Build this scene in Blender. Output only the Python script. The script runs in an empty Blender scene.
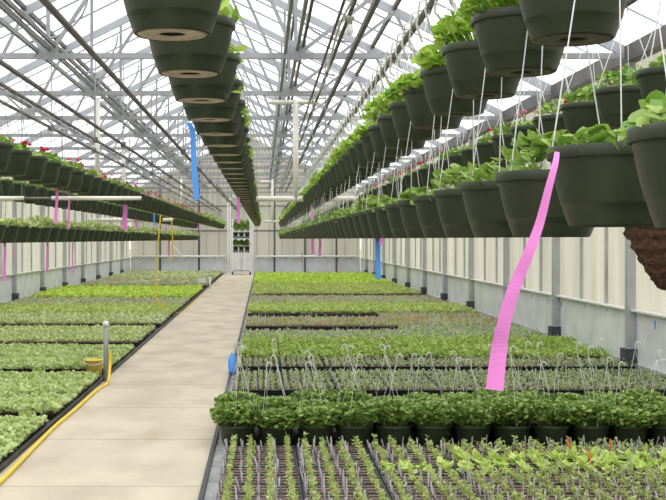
import bpy, math, random
import numpy as np

random.seed(7)
rng = np.random.default_rng(7)
SC = bpy.context.scene
COL = SC.collection
PI = math.pi

# ---------------------------------------------------------------- layout (metres)
H = 1.63                      # eye height
F = 1150.0                    # focal length in pixels of the 666 px wide frame
XL, XR = -6.30, 4.62          # side walls
YB = 54.8                     # far gable wall
XC = (XL + XR) / 2
HALF = (XR - XL) / 2
EAVE = 3.92
SLOPE = 0.5
RIDGE = EAVE + SLOPE * HALF
BAY = 3.67
TRUSS_Y = [14.4 + BAY * k for k in range(11)]
POST_Y = [14.4 + BAY * k for k in range(-3, 11)]
KICK = 0.73
PATH_L, PATH_R = -1.82, -0.40

# ---------------------------------------------------------------- materials
def new_mat(name):
    m = bpy.data.materials.new(name); m.use_nodes = True
    nt = m.node_tree
    return m, nt, nt.nodes['Principled BSDF'], nt.nodes['Material Output']

def mat(name, col, rough=0.6, metal=0.0, var=0.0, scale=8.0, spec=0.4, bump=0.0):
    m, nt, b, out = new_mat(name)
    b.inputs['Base Color'].default_value = (*col, 1)
    b.inputs['Roughness'].default_value = rough
    b.inputs['Metallic'].default_value = metal
    b.inputs['Specular IOR Level'].default_value = spec
    if var or bump:
        tc = nt.nodes.new('ShaderNodeTexCoord')
        nz = nt.nodes.new('ShaderNodeTexNoise'); nz.inputs['Scale'].default_value = scale
        nz.inputs['Detail'].default_value = 5
        nt.links.new(tc.outputs['Object'], nz.inputs['Vector'])
        if var:
            r = nt.nodes.new('ShaderNodeMapRange')
            r.inputs['From Min'].default_value = 0.3; r.inputs['From Max'].default_value = 0.7
            r.inputs['To Min'].default_value = 1 - var; r.inputs['To Max'].default_value = 1 + var
            nt.links.new(nz.outputs['Fac'], r.inputs['Value'])
            mx = nt.nodes.new('ShaderNodeVectorMath'); mx.operation = 'SCALE'
            mx.inputs[0].default_value = col
            nt.links.new(r.outputs['Result'], mx.inputs['Scale'])
            nt.links.new(mx.outputs['Vector'], b.inputs['Base Color'])
        if bump:
            bp = nt.nodes.new('ShaderNodeBump'); bp.inputs['Strength'].default_value = bump
            bp.inputs['Distance'].default_value = 0.01
            nt.links.new(nz.outputs['Fac'], bp.inputs['Height'])
            nt.links.new(bp.outputs['Normal'], b.inputs['Normal'])
    return m

def leaf_mat(name, c1, c2, trans=0.35, patch=None, pscale=1.6):
    """leaves vary one by one between two greens; some of the light passes through"""
    m = bpy.data.materials.new(name); m.use_nodes = True
    nt = m.node_tree; nt.nodes.clear()
    g = nt.nodes.new('ShaderNodeNewGeometry')
    ramp = nt.nodes.new('ShaderNodeMix'); ramp.data_type = 'RGBA'
    ramp.inputs['A'].default_value = (*c1, 1); ramp.inputs['B'].default_value = (*c2, 1)
    nt.links.new(g.outputs['Random Per Island'], ramp.inputs['Factor'])
    colour = ramp.outputs['Result']
    if patch:
        nz = nt.nodes.new('ShaderNodeTexNoise'); nz.inputs['Scale'].default_value = pscale
        nz.inputs['Detail'].default_value = 3
        nt.links.new(g.outputs['Position'], nz.inputs['Vector'])
        mr = nt.nodes.new('ShaderNodeMapRange')
        mr.inputs['From Min'].default_value = 0.45; mr.inputs['From Max'].default_value = 0.65
        nt.links.new(nz.outputs['Fac'], mr.inputs['Value'])
        m2 = nt.nodes.new('ShaderNodeMix'); m2.data_type = 'RGBA'
        m2.inputs['B'].default_value = (*patch, 1)
        nt.links.new(mr.outputs['Result'], m2.inputs['Factor'])
        nt.links.new(colour, m2.inputs['A'])
        colour = m2.outputs['Result']
    p = nt.nodes.new('ShaderNodeBsdfPrincipled'); p.inputs['Roughness'].default_value = 0.5
    p.inputs['Specular IOR Level'].default_value = 0.35
    t = nt.nodes.new('ShaderNodeBsdfTranslucent')
    mx = nt.nodes.new('ShaderNodeMixShader'); mx.inputs['Fac'].default_value = trans
    o = nt.nodes.new('ShaderNodeOutputMaterial')
    nt.links.new(colour, p.inputs['Base Color']); nt.links.new(colour, t.inputs['Color'])
    nt.links.new(p.outputs['BSDF'], mx.inputs[1]); nt.links.new(t.outputs['BSDF'], mx.inputs[2])
    nt.links.new(mx.outputs['Shader'], o.inputs['Surface'])
    return m

def sheet_mat(name, col, clear, var=0.0, stretch=(1, 1, 1), scale=1.0, diffuse=0.0):
    """glazing: part of the light passes straight, the rest is scattered through"""
    m = bpy.data.materials.new(name); m.use_nodes = True
    nt = m.node_tree; nt.nodes.clear()
    t = nt.nodes.new('ShaderNodeBsdfTranslucent'); t.inputs['Color'].default_value = (*col, 1)
    d = nt.nodes.new('ShaderNodeBsdfDiffuse'); d.inputs['Color'].default_value = (*col, 1)
    if var:
        tc = nt.nodes.new('ShaderNodeTexCoord')
        mp = nt.nodes.new('ShaderNodeMapping'); mp.inputs['Scale'].default_value = stretch
        nz = nt.nodes.new('ShaderNodeTexNoise'); nz.inputs['Scale'].default_value = scale
        r = nt.nodes.new('ShaderNodeMapRange')
        r.inputs['From Min'].default_value = 0.3; r.inputs['From Max'].default_value = 0.7
        r.inputs['To Min'].default_value = 1 - var; r.inputs['To Max'].default_value = 1
        v = nt.nodes.new('ShaderNodeVectorMath'); v.operation = 'SCALE'; v.inputs[0].default_value = col
        nt.links.new(tc.outputs['Object'], mp.inputs['Vector']); nt.links.new(mp.outputs['Vector'], nz.inputs['Vector'])
        nt.links.new(nz.outputs['Fac'], r.inputs['Value']); nt.links.new(r.outputs['Result'], v.inputs['Scale'])
        nt.links.new(v.outputs['Vector'], t.inputs['Color']); nt.links.new(v.outputs['Vector'], d.inputs['Color'])
    s = nt.nodes.new('ShaderNodeMixShader'); s.inputs['Fac'].default_value = diffuse
    nt.links.new(t.outputs[0], s.inputs[1]); nt.links.new(d.outputs[0], s.inputs[2])
    c = nt.nodes.new('ShaderNodeBsdfTransparent'); c.inputs['Color'].default_value = (.985, .99, 1, 1)
    mx = nt.nodes.new('ShaderNodeMixShader'); mx.inputs['Fac'].default_value = clear
    o = nt.nodes.new('ShaderNodeOutputMaterial')
    nt.links.new(s.outputs[0], mx.inputs[1]); nt.links.new(c.outputs[0], mx.inputs[2])
    nt.links.new(mx.outputs[0], o.inputs['Surface'])
    return m

def concrete_mat():
    m, nt, b, out = new_mat('pale concrete')
    tc = nt.nodes.new('ShaderNodeTexCoord')
    def noise(scale, stretch, detail=6):
        mp = nt.nodes.new('ShaderNodeMapping'); mp.inputs['Scale'].default_value = stretch
        nz = nt.nodes.new('ShaderNodeTexNoise'); nz.inputs['Scale'].default_value = scale
        nz.inputs['Detail'].default_value = detail
        nt.links.new(tc.outputs['Object'], mp.inputs['Vector']); nt.links.new(mp.outputs['Vector'], nz.inputs['Vector'])
        return nz.outputs['Fac']
    r = nt.nodes.new('ShaderNodeValToRGB')
    r.color_ramp.elements[0].position = 0.3; r.color_ramp.elements[0].color = (.44, .37, .275, 1)
    r.color_ramp.elements[1].position = 0.62; r.color_ramp.elements[1].color = (.575, .50, .375, 1)
    nt.links.new(noise(1.6, (1.3, .7, 1)), r.inputs['Fac'])
    r2 = nt.nodes.new('ShaderNodeValToRGB')           # rusty damp stains
    r2.color_ramp.elements[0].position = 0.60; r2.color_ramp.elements[0].color = (0, 0, 0, 1)
    r2.color_ramp.elements[1].position = 0.78; r2.color_ramp.elements[1].color = (.55, .55, .55, 1)
    nt.links.new(noise(1.1, (1.6, .35, 1), 3), r2.inputs['Fac'])
    mx = nt.nodes.new('ShaderNodeMix'); mx.data_type = 'RGBA'; mx.inputs['B'].default_value = (.38, .29, .17, 1)
    nt.links.new(r2.outputs['Color'], mx.inputs['Factor']); nt.links.new(r.outputs['Color'], mx.inputs['A'])
    nt.links.new(mx.outputs['Result'], b.inputs['Base Color'])
    b.inputs['Roughness'].default_value = 0.8; b.inputs['Specular IOR Level'].default_value = 0.25
    return m

M = {
    'concrete': concrete_mat(),
    'joint': mat('joint', (.12, .10, .08), .9),
    'cloth': mat('ground cloth', (.035, .033, .032), .9, var=.3, scale=3),
    'greystrip': mat('grey strip', (.30, .29, .28), .6, var=.3, scale=5),
    'black': mat('black plastic', (.014, .014, .016), .45),
    'outside': mat('outside ground', (.26, .27, .16), .9, var=.2, scale=.3),
    'roof': sheet_mat('roof glazing', (.93, .94, .95), .72),
    'poly': sheet_mat('wall glazing', (.83, .81, .74), 0.0, var=.16, stretch=(1, 1, .12), scale=2.2, diffuse=.12),
    'polyend': sheet_mat('end wall glazing', (.70, .68, .62), 0.0, var=.12, stretch=(1, 1, .2), scale=1.5, diffuse=.25),
    'kick': mat('kick panel', (.70, .71, .69), .55, var=.12, scale=2.5),
    'steel': mat('galvanised steel', (.32, .325, .33), .5, .25, var=.14, scale=4),
    'post': mat('post steel', (.42, .43, .43), .5, .2, var=.14, scale=4),
    'rafter': mat('rafter steel', (.40, .415, .44), .5, .15, var=.1, scale=3),
    'darksteel': mat('weathered steel', (.15, .14, .135), .6, .2, var=.25, scale=5),
    'rail': mat('rail pipe', (.18, .165, .15), .5, .3, var=.2, scale=6),
    'gutter': mat('gutter steel', (.13, .122, .115), .55, .25, var=.25, scale=4),
    'foot': mat('foot block', (.06, .06, .065), .6, var=.3, scale=10),
    'cream': mat('cream pvc', (.80, .765, .66), .45),
    'white': mat('white plastic', (.80, .80, .78), .4),
    'string': mat('string', (.72, .72, .69), .5),
    'pot': mat('dark green pot', (.026, .036, .016), .42, var=.14, scale=7, spec=.45),
    'tan': mat('tan base', (.64, .54, .40), .7, var=.2, scale=25),
    'olive': mat('olive base', (.13, .125, .08), .7, var=.2, scale=25),
    'hole': mat('drain recess', (.03, .028, .02), .8),
    'soil': mat('soil', (.05, .036, .028), .95, var=.4, scale=60),
    'soil2': mat('brown soil', (.20, .13, .105), .95, var=.35, scale=40),
    'coir': mat('coir', (.105, .055, .03), .95, var=.5, scale=45, bump=.8),
    'pink': mat('pink ribbon', (.80, .235, .62), .55),
    'blue': mat('blue ribbon', (.10, .34, .84), .5),
    'yellow': mat('yellow hose', (.78, .56, .03), .4),
    'bucket': mat('yellow bucket', (.74, .56, .10), .5),
    'tag': mat('tag', (.52, .49, .53), .5),
    'orange': mat('orange tag', (.80, .22, .05), .5),
    'red': mat('red petals', (.72, .03, .05), .5),
    'pinkpetal': mat('pink petals', (.85, .35, .42), .5),
    'bulb': mat('bulb', (.82, .82, .80), .15),
    'brass': mat('fixture', (.42, .40, .34), .4, .3),
    # foliage
    'lf_lime': leaf_mat('lime leaf', (.20,.38,.03), (.54,.70,.14)),
    'lf_mid': leaf_mat('green leaf', (.13,.28,.03), (.46,.60,.15)),
    'lf_dark': leaf_mat('deep green leaf', (.06,.14,.015), (.44,.58,.15)),
    'lf_pale': leaf_mat('pale leaf', (.36,.46,.13), (.68,.75,.36)),
    'lf_sage': leaf_mat('sage leaf', (0.3, 0.4, 0.15), (0.52, 0.58, 0.28)),
    'lf_lettuce': leaf_mat('lettuce leaf', (0.42, 0.58, 0.1), (0.72, 0.82, 0.28)),
    'lf_olive': leaf_mat('olive leaf', (.34, .40, .14), (.56, .58, .26), patch=(.50, .36, .18)),
    'lf_young': leaf_mat('young leaf', (0.32, 0.42, 0.1), (0.6, 0.66, 0.28)),
    'lf_block': leaf_mat('lettuce green leaf', (.24, .38, .05), (.60, .72, .22)),
    'lf_far': leaf_mat('bed leaf', (.36,.48,.09), (.62,.70,.24)),
    'lf_grey': leaf_mat('grey green leaf', (.36, .43, .19), (.60, .63, .36), patch=(.48, .40, .26)),
    'lf_bright': leaf_mat('bright lime leaf', (0.42, 0.6, 0.06), (0.66, 0.8, 0.14)),
    'lf_flower': leaf_mat('petal', (.55, .52, .42), (.74, .72, .60)),
}

# ---------------------------------------------------------------- mesh building
class MB:
    def __init__(s): s.v = []; s.f = []; s.m = []
    def add(s, vs, fs, mi=0):
        o = len(s.v); s.v += [tuple(p) for p in vs]
        for f in fs: s.f.append(tuple(i + o for i in f)); s.m.append(mi)
    def box(s, c, d, mi=0, rz=0.0):
        x, y, z = (k / 2 for k in d); ca, sa = math.cos(rz), math.sin(rz)
        vs = []
        for a in (-1, 1):
            for b in (-1, 1):
                for e in (-1, 1):
                    px, py = a * x, b * y
                    vs.append((c[0] + px * ca - py * sa, c[1] + px * sa + py * ca, c[2] + e * z))
        s.add(vs, [(0, 1, 3, 2), (4, 6, 7, 5), (0, 4, 5, 1), (2, 3, 7, 6), (0, 2, 6, 4), (1, 5, 7, 3)], mi)
    def bar(s, p, q, w, d, up=(0, 1, 0), mi=0):
        """box beam from p to q: w across (perpendicular to up), d along up"""
        p = np.array(p, float); q = np.array(q, float); t = q - p; t /= np.linalg.norm(t)
        u = np.array(up, float); u -= t * u.dot(t); u /= np.linalg.norm(u); n = np.cross(t, u)
        vs = []
        for e in (p, q):
            for a, b in ((-1, -1), (1, -1), (1, 1), (-1, 1)):
                vs.append(e + n * a * w / 2 + u * b * d / 2)
        s.add(vs, [(0, 3, 2, 1), (4, 5, 6, 7), (0, 1, 5, 4), (1, 2, 6, 5), (2, 3, 7, 6), (3, 0, 4, 7)], mi)
    def tube(s, pts, r, n=8, mi=0, cap=True):
        pts = [np.array(p, float) for p in pts]; k = len(pts)
        rs = r if isinstance(r, (list, tuple)) else [r] * k
        o = len(s.v); ref = None
        for i, p in enumerate(pts):
            t = pts[min(i + 1, k - 1)] - pts[max(i - 1, 0)]; t = t / (np.linalg.norm(t) + 1e-12)
            if ref is None:
                ref = np.array((0, 0, 1.0)) if abs(t[2]) < .9 else np.array((1.0, 0, 0))
            u = ref - t * ref.dot(t); u /= np.linalg.norm(u) + 1e-12; ref = u; w = np.cross(t, u)
            for j in range(n):
                a = 2 * PI * j / n
                s.v.append(tuple(p + (u * math.cos(a) + w * math.sin(a)) * rs[i]))
        for i in range(k - 1):
            for j in range(n):
                a, b = o + i * n + j, o + i * n + (j + 1) % n
                s.f.append((a, b, b + n, a + n)); s.m.append(mi)
        if cap:
            s.f.append(tuple(o + j for j in range(n))[::-1]); s.m.append(mi)
            s.f.append(tuple(o + (k - 1) * n + j for j in range(n))); s.m.append(mi)
    def lathe(s, prof, n=32, mi=0, c=(0, 0, 0), mis=None):
        o = len(s.v)
        for r, z in prof:
            for j in range(n):
                a = 2 * PI * j / n
                s.v.append((c[0] + r * math.cos(a), c[1] + r * math.sin(a), c[2] + z))
        for i in range(len(prof) - 1):
            for j in range(n):
                a, b = o + i * n + j, o + i * n + (j + 1) % n
                s.f.append((a, b, b + n, a + n)); s.m.append(mis[i] if mis else mi)
    def strip(s, pts, w, th, side, mi=0):
        """solid ribbon through pts; side = width direction, w may vary"""
        k = len(pts); o = len(s.v)
        ws = w if isinstance(w, (list, tuple)) else [w] * k
        for i, p in enumerate(pts):
            p = np.array(p, float)
            t = np.array(pts[min(i + 1, k - 1)], float) - np.array(pts[max(i - 1, 0)], float)
            t /= np.linalg.norm(t); sd = np.array(side[i] if isinstance(side, list) else side, float)
            sd = sd - t * sd.dot(t); sd /= np.linalg.norm(sd); n = np.cross(t, sd)
            for a, b in ((-1, -1), (1, -1), (1, 1), (-1, 1)):
                s.v.append(tuple(p + sd * a * ws[i] / 2 + n * b * th / 2))
        for i in range(k - 1):
            for j in range(4):
                a, b = o + i * 4 + j, o + i * 4 + (j + 1) % 4
                s.f.append((a, b, b + 4, a + 4)); s.m.append(mi)
        s.f.append((o + 3, o + 2, o + 1, o)); s.m.append(mi)
        e = o + (k - 1) * 4; s.f.append((e, e + 1, e + 2, e + 3)); s.m.append(mi)
    def mesh(s, name, mats, smooth=False):
        me = bpy.data.meshes.new(name); me.from_pydata(s.v, [], s.f)
        for m in (mats if isinstance(mats, (list, tuple)) else [mats]): me.materials.append(m)
        me.polygons.foreach_set('material_index', s.m)
        if smooth: me.polygons.foreach_set('use_smooth', [True] * len(s.f))
        me.validate(); me.update()
        return me
    def build(s, name, mats, parent=None, smooth=False):
        return link(name, s.mesh(name, mats, smooth), parent)

def link(name, me, parent=None):
    o = bpy.data.objects.new(name, me); COL.objects.link(o)
    if parent: o.parent = parent
    return o

def quads_mesh(name, V, Q, mats, mi=None, smooth=False):
    me = bpy.data.meshes.new(name)
    V = np.asarray(V, np.float32).reshape(-1, 3); Q = np.asarray(Q, np.int32).reshape(-1, 4)
    me.vertices.add(len(V)); me.vertices.foreach_set('co', V.ravel())
    me.loops.add(Q.size); me.loops.foreach_set('vertex_index', Q.ravel())
    me.polygons.add(len(Q))
    me.polygons.foreach_set('loop_start', np.arange(0, Q.size, 4, dtype=np.int32))
    try: me.polygons.foreach_set('loop_total', np.full(len(Q), 4, np.int32))
    except Exception: pass
    for m in (mats if isinstance(mats, (list, tuple)) else [mats]): me.materials.append(m)
    if mi is not None: me.polygons.foreach_set('material_index', np.asarray(mi, np.int32))
    me.polygons.foreach_set('use_smooth', np.full(len(Q), smooth))
    me.update(calc_edges=True); me.validate()
    return me

LEAF_V = np.array([(0, 0, 0), (.40, .28, .07), (.36, .72, .05), (0, 1, -.10), (-.36, .72, .05), (-.40, .28, .07)])
ROUND_V = np.array([(0, 0, 0), (.55, .18, .10), (.50, .80, .06), (0, .98, -.12), (-.50, .80, .06), (-.55, .18, .10)])
_rows = ((0, .05), (.16, .44), (.5, .54), (.82, .36), (1.0, .06))
LOBE_V = np.array([p for y_, w_ in _rows for p in ((-w_, y_ - .10 * (w_ > .3), .10 * w_ - .16 * y_ ** 2), (0, y_, -.16 * y_ ** 2), (w_, y_ - .10 * (w_ > .3), .10 * w_ - .16 * y_ ** 2))])
LOBE_Q = np.array([(3 * i + j, 3 * i + j + 1, 3 * i + j + 4, 3 * i + j + 3) for i in range(4) for j in (0, 1)])
LEAF_Q = np.array([(0, 1, 2, 3), (0, 3, 4, 5)])

def leaves(P, yaw, pitch, size, tpl=LEAF_V, width=1.0, roll=None):
    P = np.asarray(P, float); n = len(P)
    size = np.broadcast_to(np.asarray(size, float), (n,))
    cy, sy, cp, sp = np.cos(yaw), np.sin(yaw), np.cos(pitch), np.sin(pitch)
    y = np.stack([cy * cp, sy * cp, sp], 1)
    x = np.stack([-sy, cy, np.zeros(n)], 1)
    z = np.cross(x, y)
    if roll is not None:
        c, s = np.cos(roll)[:, None], np.sin(roll)[:, None]
        x, z = x * c + z * s, z * c - x * s
    T = tpl * np.array([width, 1, 1])
    V = (P[:, None, :] + size[:, None, None] * (T[None, :, 0:1] * x[:, None, :] + T[None, :, 1:2] * y[:, None, :]
         - T[None, :, 2:3] * -z[:, None, :]))
    Q = (LOBE_Q if len(tpl) == 15 else LEAF_Q)[None] + (np.arange(n) * len(T))[:, None, None]
    return V.reshape(-1, 3), Q.reshape(-1, 4)

def stalks(A, B, w):
    """flat thin stalks from points A to points B (one quad each)"""
    A = np.asarray(A, float); B = np.asarray(B, float); n = len(A)
    d = B - A; s = np.cross(d, np.array((.3, 1.0, .1))); s /= np.linalg.norm(s, axis=1)[:, None] + 1e-9
    s *= np.asarray(w) / 2 if np.isscalar(w) else np.asarray(w)[:, None] / 2
    V = np.stack([A - s, A + s, B + s, B - s], 1).reshape(-1, 3)
    return V, np.arange(n * 4).reshape(-1, 4)

def boxes(C, D):
    """many axis-aligned boxes: centres C (n,3), sizes D (n,3) or (3,)"""
    C = np.asarray(C, float); D = np.broadcast_to(np.asarray(D, float), C.shape)
    t = np.array([(a, b, c) for a in (-.5, .5) for b in (-.5, .5) for c in (-.5, .5)])
    V = C[:, None] + t[None] * D[:, None]
    q = np.array([(0, 1, 3, 2), (4, 6, 7, 5), (0, 4, 5, 1), (2, 3, 7, 6), (0, 2, 6, 4), (1, 5, 7, 3)])
    return V.reshape(-1, 3), (q[None] + (np.arange(len(C)) * 8)[:, None, None]).reshape(-1, 4)

class NB:
    def __init__(s): s.V = []; s.Q = []; s.M = []; s.n = 0
    def add(s, VQ, mi=0):
        V, Q = VQ; s.V.append(V); s.Q.append(Q + s.n); s.M.append(np.full(len(Q), mi)); s.n += len(V)
    def mesh(s, name, mats, smooth=False):
        return quads_mesh(name, np.concatenate(s.V), np.concatenate(s.Q), mats, np.concatenate(s.M), smooth)

# ---------------------------------------------------------------- tagging
def tag(o, label=None, cat=None, group=None, kind=None):
    if label: o['label'] = label
    if cat: o['category'] = cat
    if group: o['group'] = group
    if kind: o['kind'] = kind
    return o

def thing(name, loc, label, cat, group=None, rz=0.0, kind=None):
    o = bpy.data.objects.new(name, None); COL.objects.link(o)
    o.empty_display_size = .05
    o.location = loc; o.rotation_euler = (0, 0, rz)
    return tag(o, label, cat, group, kind)

def struct(o, label=None, cat=None):
    return tag(o, label, cat, None, 'structure')

ORD = ('zeroth first second third fourth fifth sixth seventh eighth ninth tenth eleventh twelfth thirteenth fourteenth '
       'fifteenth sixteenth seventeenth eighteenth nineteenth twentieth').split()
def nth(n):
    if n <= 20: return ORD[n]
    suf = 'th' if 10 <= n % 100 <= 20 else {1: 'st', 2: 'nd', 3: 'rd'}.get(n % 10, 'th')
    return f'{n}{suf}'

def at(px, py, Y):
    return ((px - 263) * Y / F, Y, H + (239 - py) * Y / F)

# ================================================================= the setting
b = MB(); b.box((0, 60, -.12), (240, 260, .06))
struct(b.build('ground', M['outside']), 'open ground around the greenhouse', 'ground')

b = MB()                                                          # concrete path in slabs
b.box(((PATH_L + PATH_R) / 2, 26.4, -.045), (PATH_R - PATH_L, 56.8, .09), 1)
y = -2.0
edges = [-2.0]
while edges[-1] < YB - 1: edges.append(edges[-1] + 1.76)
edges = [e + .74 for e in edges]; edges[-1] = YB
for y0, y1 in zip(edges, edges[1:]):
    b.box(((PATH_L + PATH_R) / 2, (y0 + y1) / 2, .004), (PATH_R - PATH_L, y1 - y0 - .012, .008), 0)
struct(b.build('floor', [M['concrete'], M['joint']]), 'pale concrete path between the plant beds', 'floor')
for nm, x0, x1 in (('bed_floor', XL, PATH_L), ('bed_floor', PATH_R, XR)):
    b = MB(); b.box(((x0 + x1) / 2, 26.4, -.05), (x1 - x0, 56.8, .09))
    struct(b.build(nm, M['cloth']), 'black ground cloth under the trays ' + ('left' if x0 < -2 else 'right') + ' of the path', 'floor')
b = MB(); b.box((PATH_L - .018, 27, .015), (.036, 55, .05))
struct(b.build('trim_1', M['black']), 'black edging along the bed with the bucket', 'trim')
b = MB(); b.box((PATH_R + .015, 27, .015), (.03, 55, .04))
struct(b.build('trim_2', M['black']), 'thin black edging along the bed with the potted plants', 'trim')
b = MB(); b.box((PATH_R + .07, 27, .0), (.08, 55, .02))
struct(b.build('trim_3', M['greystrip']), 'grey strip beside the concrete path', 'trim')

# ---- side walls
def side_wall(x, sgn, name, label):
    y0, y1 = -1.0, YB
    w = struct(thing(name, (0, 0, 0), label, 'wall'))
    g = MB(); g.box((x + sgn * .07, (y0 + y1) / 2, (KICK + EAVE) / 2), (.012, y1 - y0, EAVE - KICK))
    g.build('glazing', M['poly'], w)
    k = MB(); k.box((x + sgn * .055, (y0 + y1) / 2, KICK / 2), (.04, y1 - y0, KICK))
    k.build('kick_panel', M['kick'], w)
    s = MB(); s.box((x + sgn * .02, (y0 + y1) / 2, KICK + .012), (.11, y1 - y0, .024))
    s.build('sill', M['white'], w)
    m_ = MB()
    yy = 14.4 - 3 * BAY
    while yy < y1:
        for f_ in (1 / 3, 2 / 3):
            m_.box((x + sgn * .045, yy + BAY * f_, (KICK + EAVE) / 2), (.04, .045, EAVE - KICK))
        yy += BAY
    m_.build('mullion', M['post'], w)
    fl = MB(); fl.box((x + sgn * .02, (y0 + y1) / 2, .04), (.05, y1 - y0, .08)); fl.build('bottom_rail', M['post'], w)
    gt = MB(); gt.box((x - sgn * .02, (y0 + y1) / 2, EAVE + .02), (.16, y1 - y0, .2)); gt.build('eave_gutter', M['gutter'], w)
    return w
wr = side_wall(XR, 1, 'wall_right', 'cream glazed side wall beside the potted plants')
wl = side_wall(XL, -1, 'wall_left', 'cream glazed side wall beyond the bed with the bucket')

def wall_post(x, sgn, y, label):
    t = struct(thing('wall_post', (x, y, 0), label, 'post'))
    p = MB(); p.box((-sgn * .02, 0, (EAVE + .1) / 2), (.10, .125, EAVE - .1)); p.build('post_shaft', M['post'], t)
    q = MB(); q.box((-sgn * .03, 0, .13), (.17, .22, .26)); fb = q.build('foot_block', M['foot'], t)
    r = MB()
    for dy in (-.07, .07): r.tube([(-sgn * .10, dy, .13), (-sgn * .135, dy, .13)], .012, 6)
    r.build('bolt', M['steel'], fb)
k = 0
for y in POST_Y:
    if y > 12: 
        k += 1; wall_post(XR, 1, y, f'{nth(k)} grey steel post from the front along the wall by the potted plants')
k = 0
for y in POST_Y:
    if y > 27:
        k += 1; wall_post(XL, -1, y, f'{nth(k)} grey steel post from the front along the wall beyond the bucket')

# blue tape marks on the kick panel
k = 0
for px, py, dz in ((530.5, 297, .06), (546, 301, .05), (560, 304, .07), (583, 306, .03), (605, 310, .03), (653, 325, .10), (500, 293, .04)):
    Y = 4.63 * F / (px - 263); Z = H + (239 - py) * Y / F
    k += 1; q = MB(); q.box((XR + .033, Y, Z), (.004, .05, dz)); o = q.build('blue_tape', M['blue'])
    q = None; tag(o, f'{nth(k)} small blue tape mark listed on the kick panel', 'tape', 'blue tape marks on the kick panel')
TAPES = [o for o in COL.objects if o.name.startswith('blue_tape')]
TAPES.sort(key=lambda o: np.mean([v.co.y for v in o.data.vertices]))
for i, o in enumerate(TAPES): o['label'] = f'blue tape mark low on the side wall, {nth(i + 1)} from the front'

# ---- end wall
we = struct(thing('wall_back', (0, 0, 0), 'grey glazed gable wall at the far end', 'wall'))
g = MB()
yb = YB + .07
pts = [(XL, KICK), (XR, KICK), (XR, EAVE), (XC, RIDGE), (XL, EAVE)]
for yy in (yb, yb + .012): g.add([(x, yy, z) for x, z in pts], [(0, 1, 2, 3, 4) if yy == yb else (4, 3, 2, 1, 0)])
g.build('glazing', M['polyend'], we)
g = MB(); g.box((XC, YB + .05, KICK / 2), (2 * HALF, .06, KICK)); g.build('kick_panel', M['kick'], we)
for i in range(9):
    z = EAVE + .12 + i * .32
    hw = (RIDGE - z) / SLOPE
    if hw < .3: break
    g = MB(); g.box((XC, YB + .03, z), (2 * hw, .04, .025)); g.build('gable_lath', M['gutter'], we)
for z, mt, th in ((2.02, 'darksteel', .07), (3.2, 'gutter', .05), (3.86, 'steel', .07)):
    g = MB(); g.box((XC, YB + .01, z), (2 * HALF, .05, th)); g.build('girt', M[mt], we)
for x in (XL + 1.4, -3.05, .55, 2.0, 3.5):
    top = EAVE + SLOPE * (HALF - abs(x - XC)) - .05
    g = MB(); g.box((x, YB, top / 2), (.09, .07, top)); g.build('gable_post', M['gutter' if x != -3.05 else 'foot'], we)
for x in np.arange(XL + .6, XR, .6):
    top = EAVE + SLOPE * (HALF - abs(x - XC)) - .05
    g = MB(); g.box((x, YB + .05, (KICK + top) / 2), (.022, .03, top - KICK)); g.build('mullion', M['steel'], we)

# heating pipe along the end wall, in two runs beside the door
for x0, x1, side in ((XL + .1, -1.75, 'bucket'), (-.35, XR - .1, 'potted plants')):
    t = struct(thing('heating_pipe', (0, YB - .12, .8), f'white heating pipe along the end wall beyond the {side}', 'pipe'))
    g = MB(); g.tube([(x0, 0, 0), (x1, 0, 0)], .05, 10); g.build('pipe_run', M['white'], t, True)
    x = x0 + .2
    while x < x1:
        g = MB(); g.box((x, .06, -.02), (.05, .16, .10)); g.build('bracket', M['foot'], t); x += .62
# door
t = struct(thing('door_1', (-1.05, YB - .02, 0), 'white framed door at the end of the concrete path', 'door'))
for x in (-.62, -.50, .56):
    g = MB(); g.box((x, -.03, 1.85), (.075, .08, 3.7)); g.build('door_frame', M['white'], t)
g = MB(); g.box((-.02, -.03, 3.66), (1.28, .08, .08)); g.build('door_head', M['white'], t)
for x0, x1 in ((-.46, .02), (.04, .52)):
    g = MB(); g.box(((x0 + x1) / 2, -.01, 1.1), (x1 - x0, .03, 2.2)); d = g.build('door_leaf', M['kick'], t)
g = MB(); g.box((-.02, -.02, 2.24), (1.0, .05, .06)); g.build('transom', M['gutter'], t)
g = MB(); g.box((.10, -.05, 1.05), (.03, .06, .14)); g.build('door_handle', M['darksteel'], t)

# ---- roof
YF = -3.0
for sg in (-1, 1):
    c = struct(thing('ceiling', (0, 0, 0), 'white glazed roof slope above the ' + ('bed with the bucket' if sg < 0 else 'potted plants'), 'roof'))
    g = MB(); xe = XC + sg * (HALF + .1); ze = EAVE + .1 - .05
    n = np.array((sg * SLOPE, 0, 1.0)); n /= np.linalg.norm(n)
    lo = [np.array(p) for p in ((xe, YF, EAVE + .13 - .05), (xe, YB + .1, EAVE + .13 - .05), (XC, YB + .1, RIDGE + .13), (XC, YF, RIDGE + .13))]
    up = [p + n * .008 for p in lo]
    g.add(lo + up, [(0, 1, 2, 3), (7, 6, 5, 4), (0, 4, 5, 1), (1, 5, 6, 2), (2, 6, 7, 3), (3, 7, 4, 0)])
    g.build('glazing', M['roof'], c)
    g = MB(); yy = 14.4 - BAY / 3
    while yy < YB:
        for q in (0, 1):
            Y = yy + q * 2 * BAY / 3
            if Y < YB: g.bar((xe, Y, EAVE + .10), (XC, Y, RIDGE + .10), .03, .03)
        yy += BAY
    g.build('glazing_bar', M['steel'], c)
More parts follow.
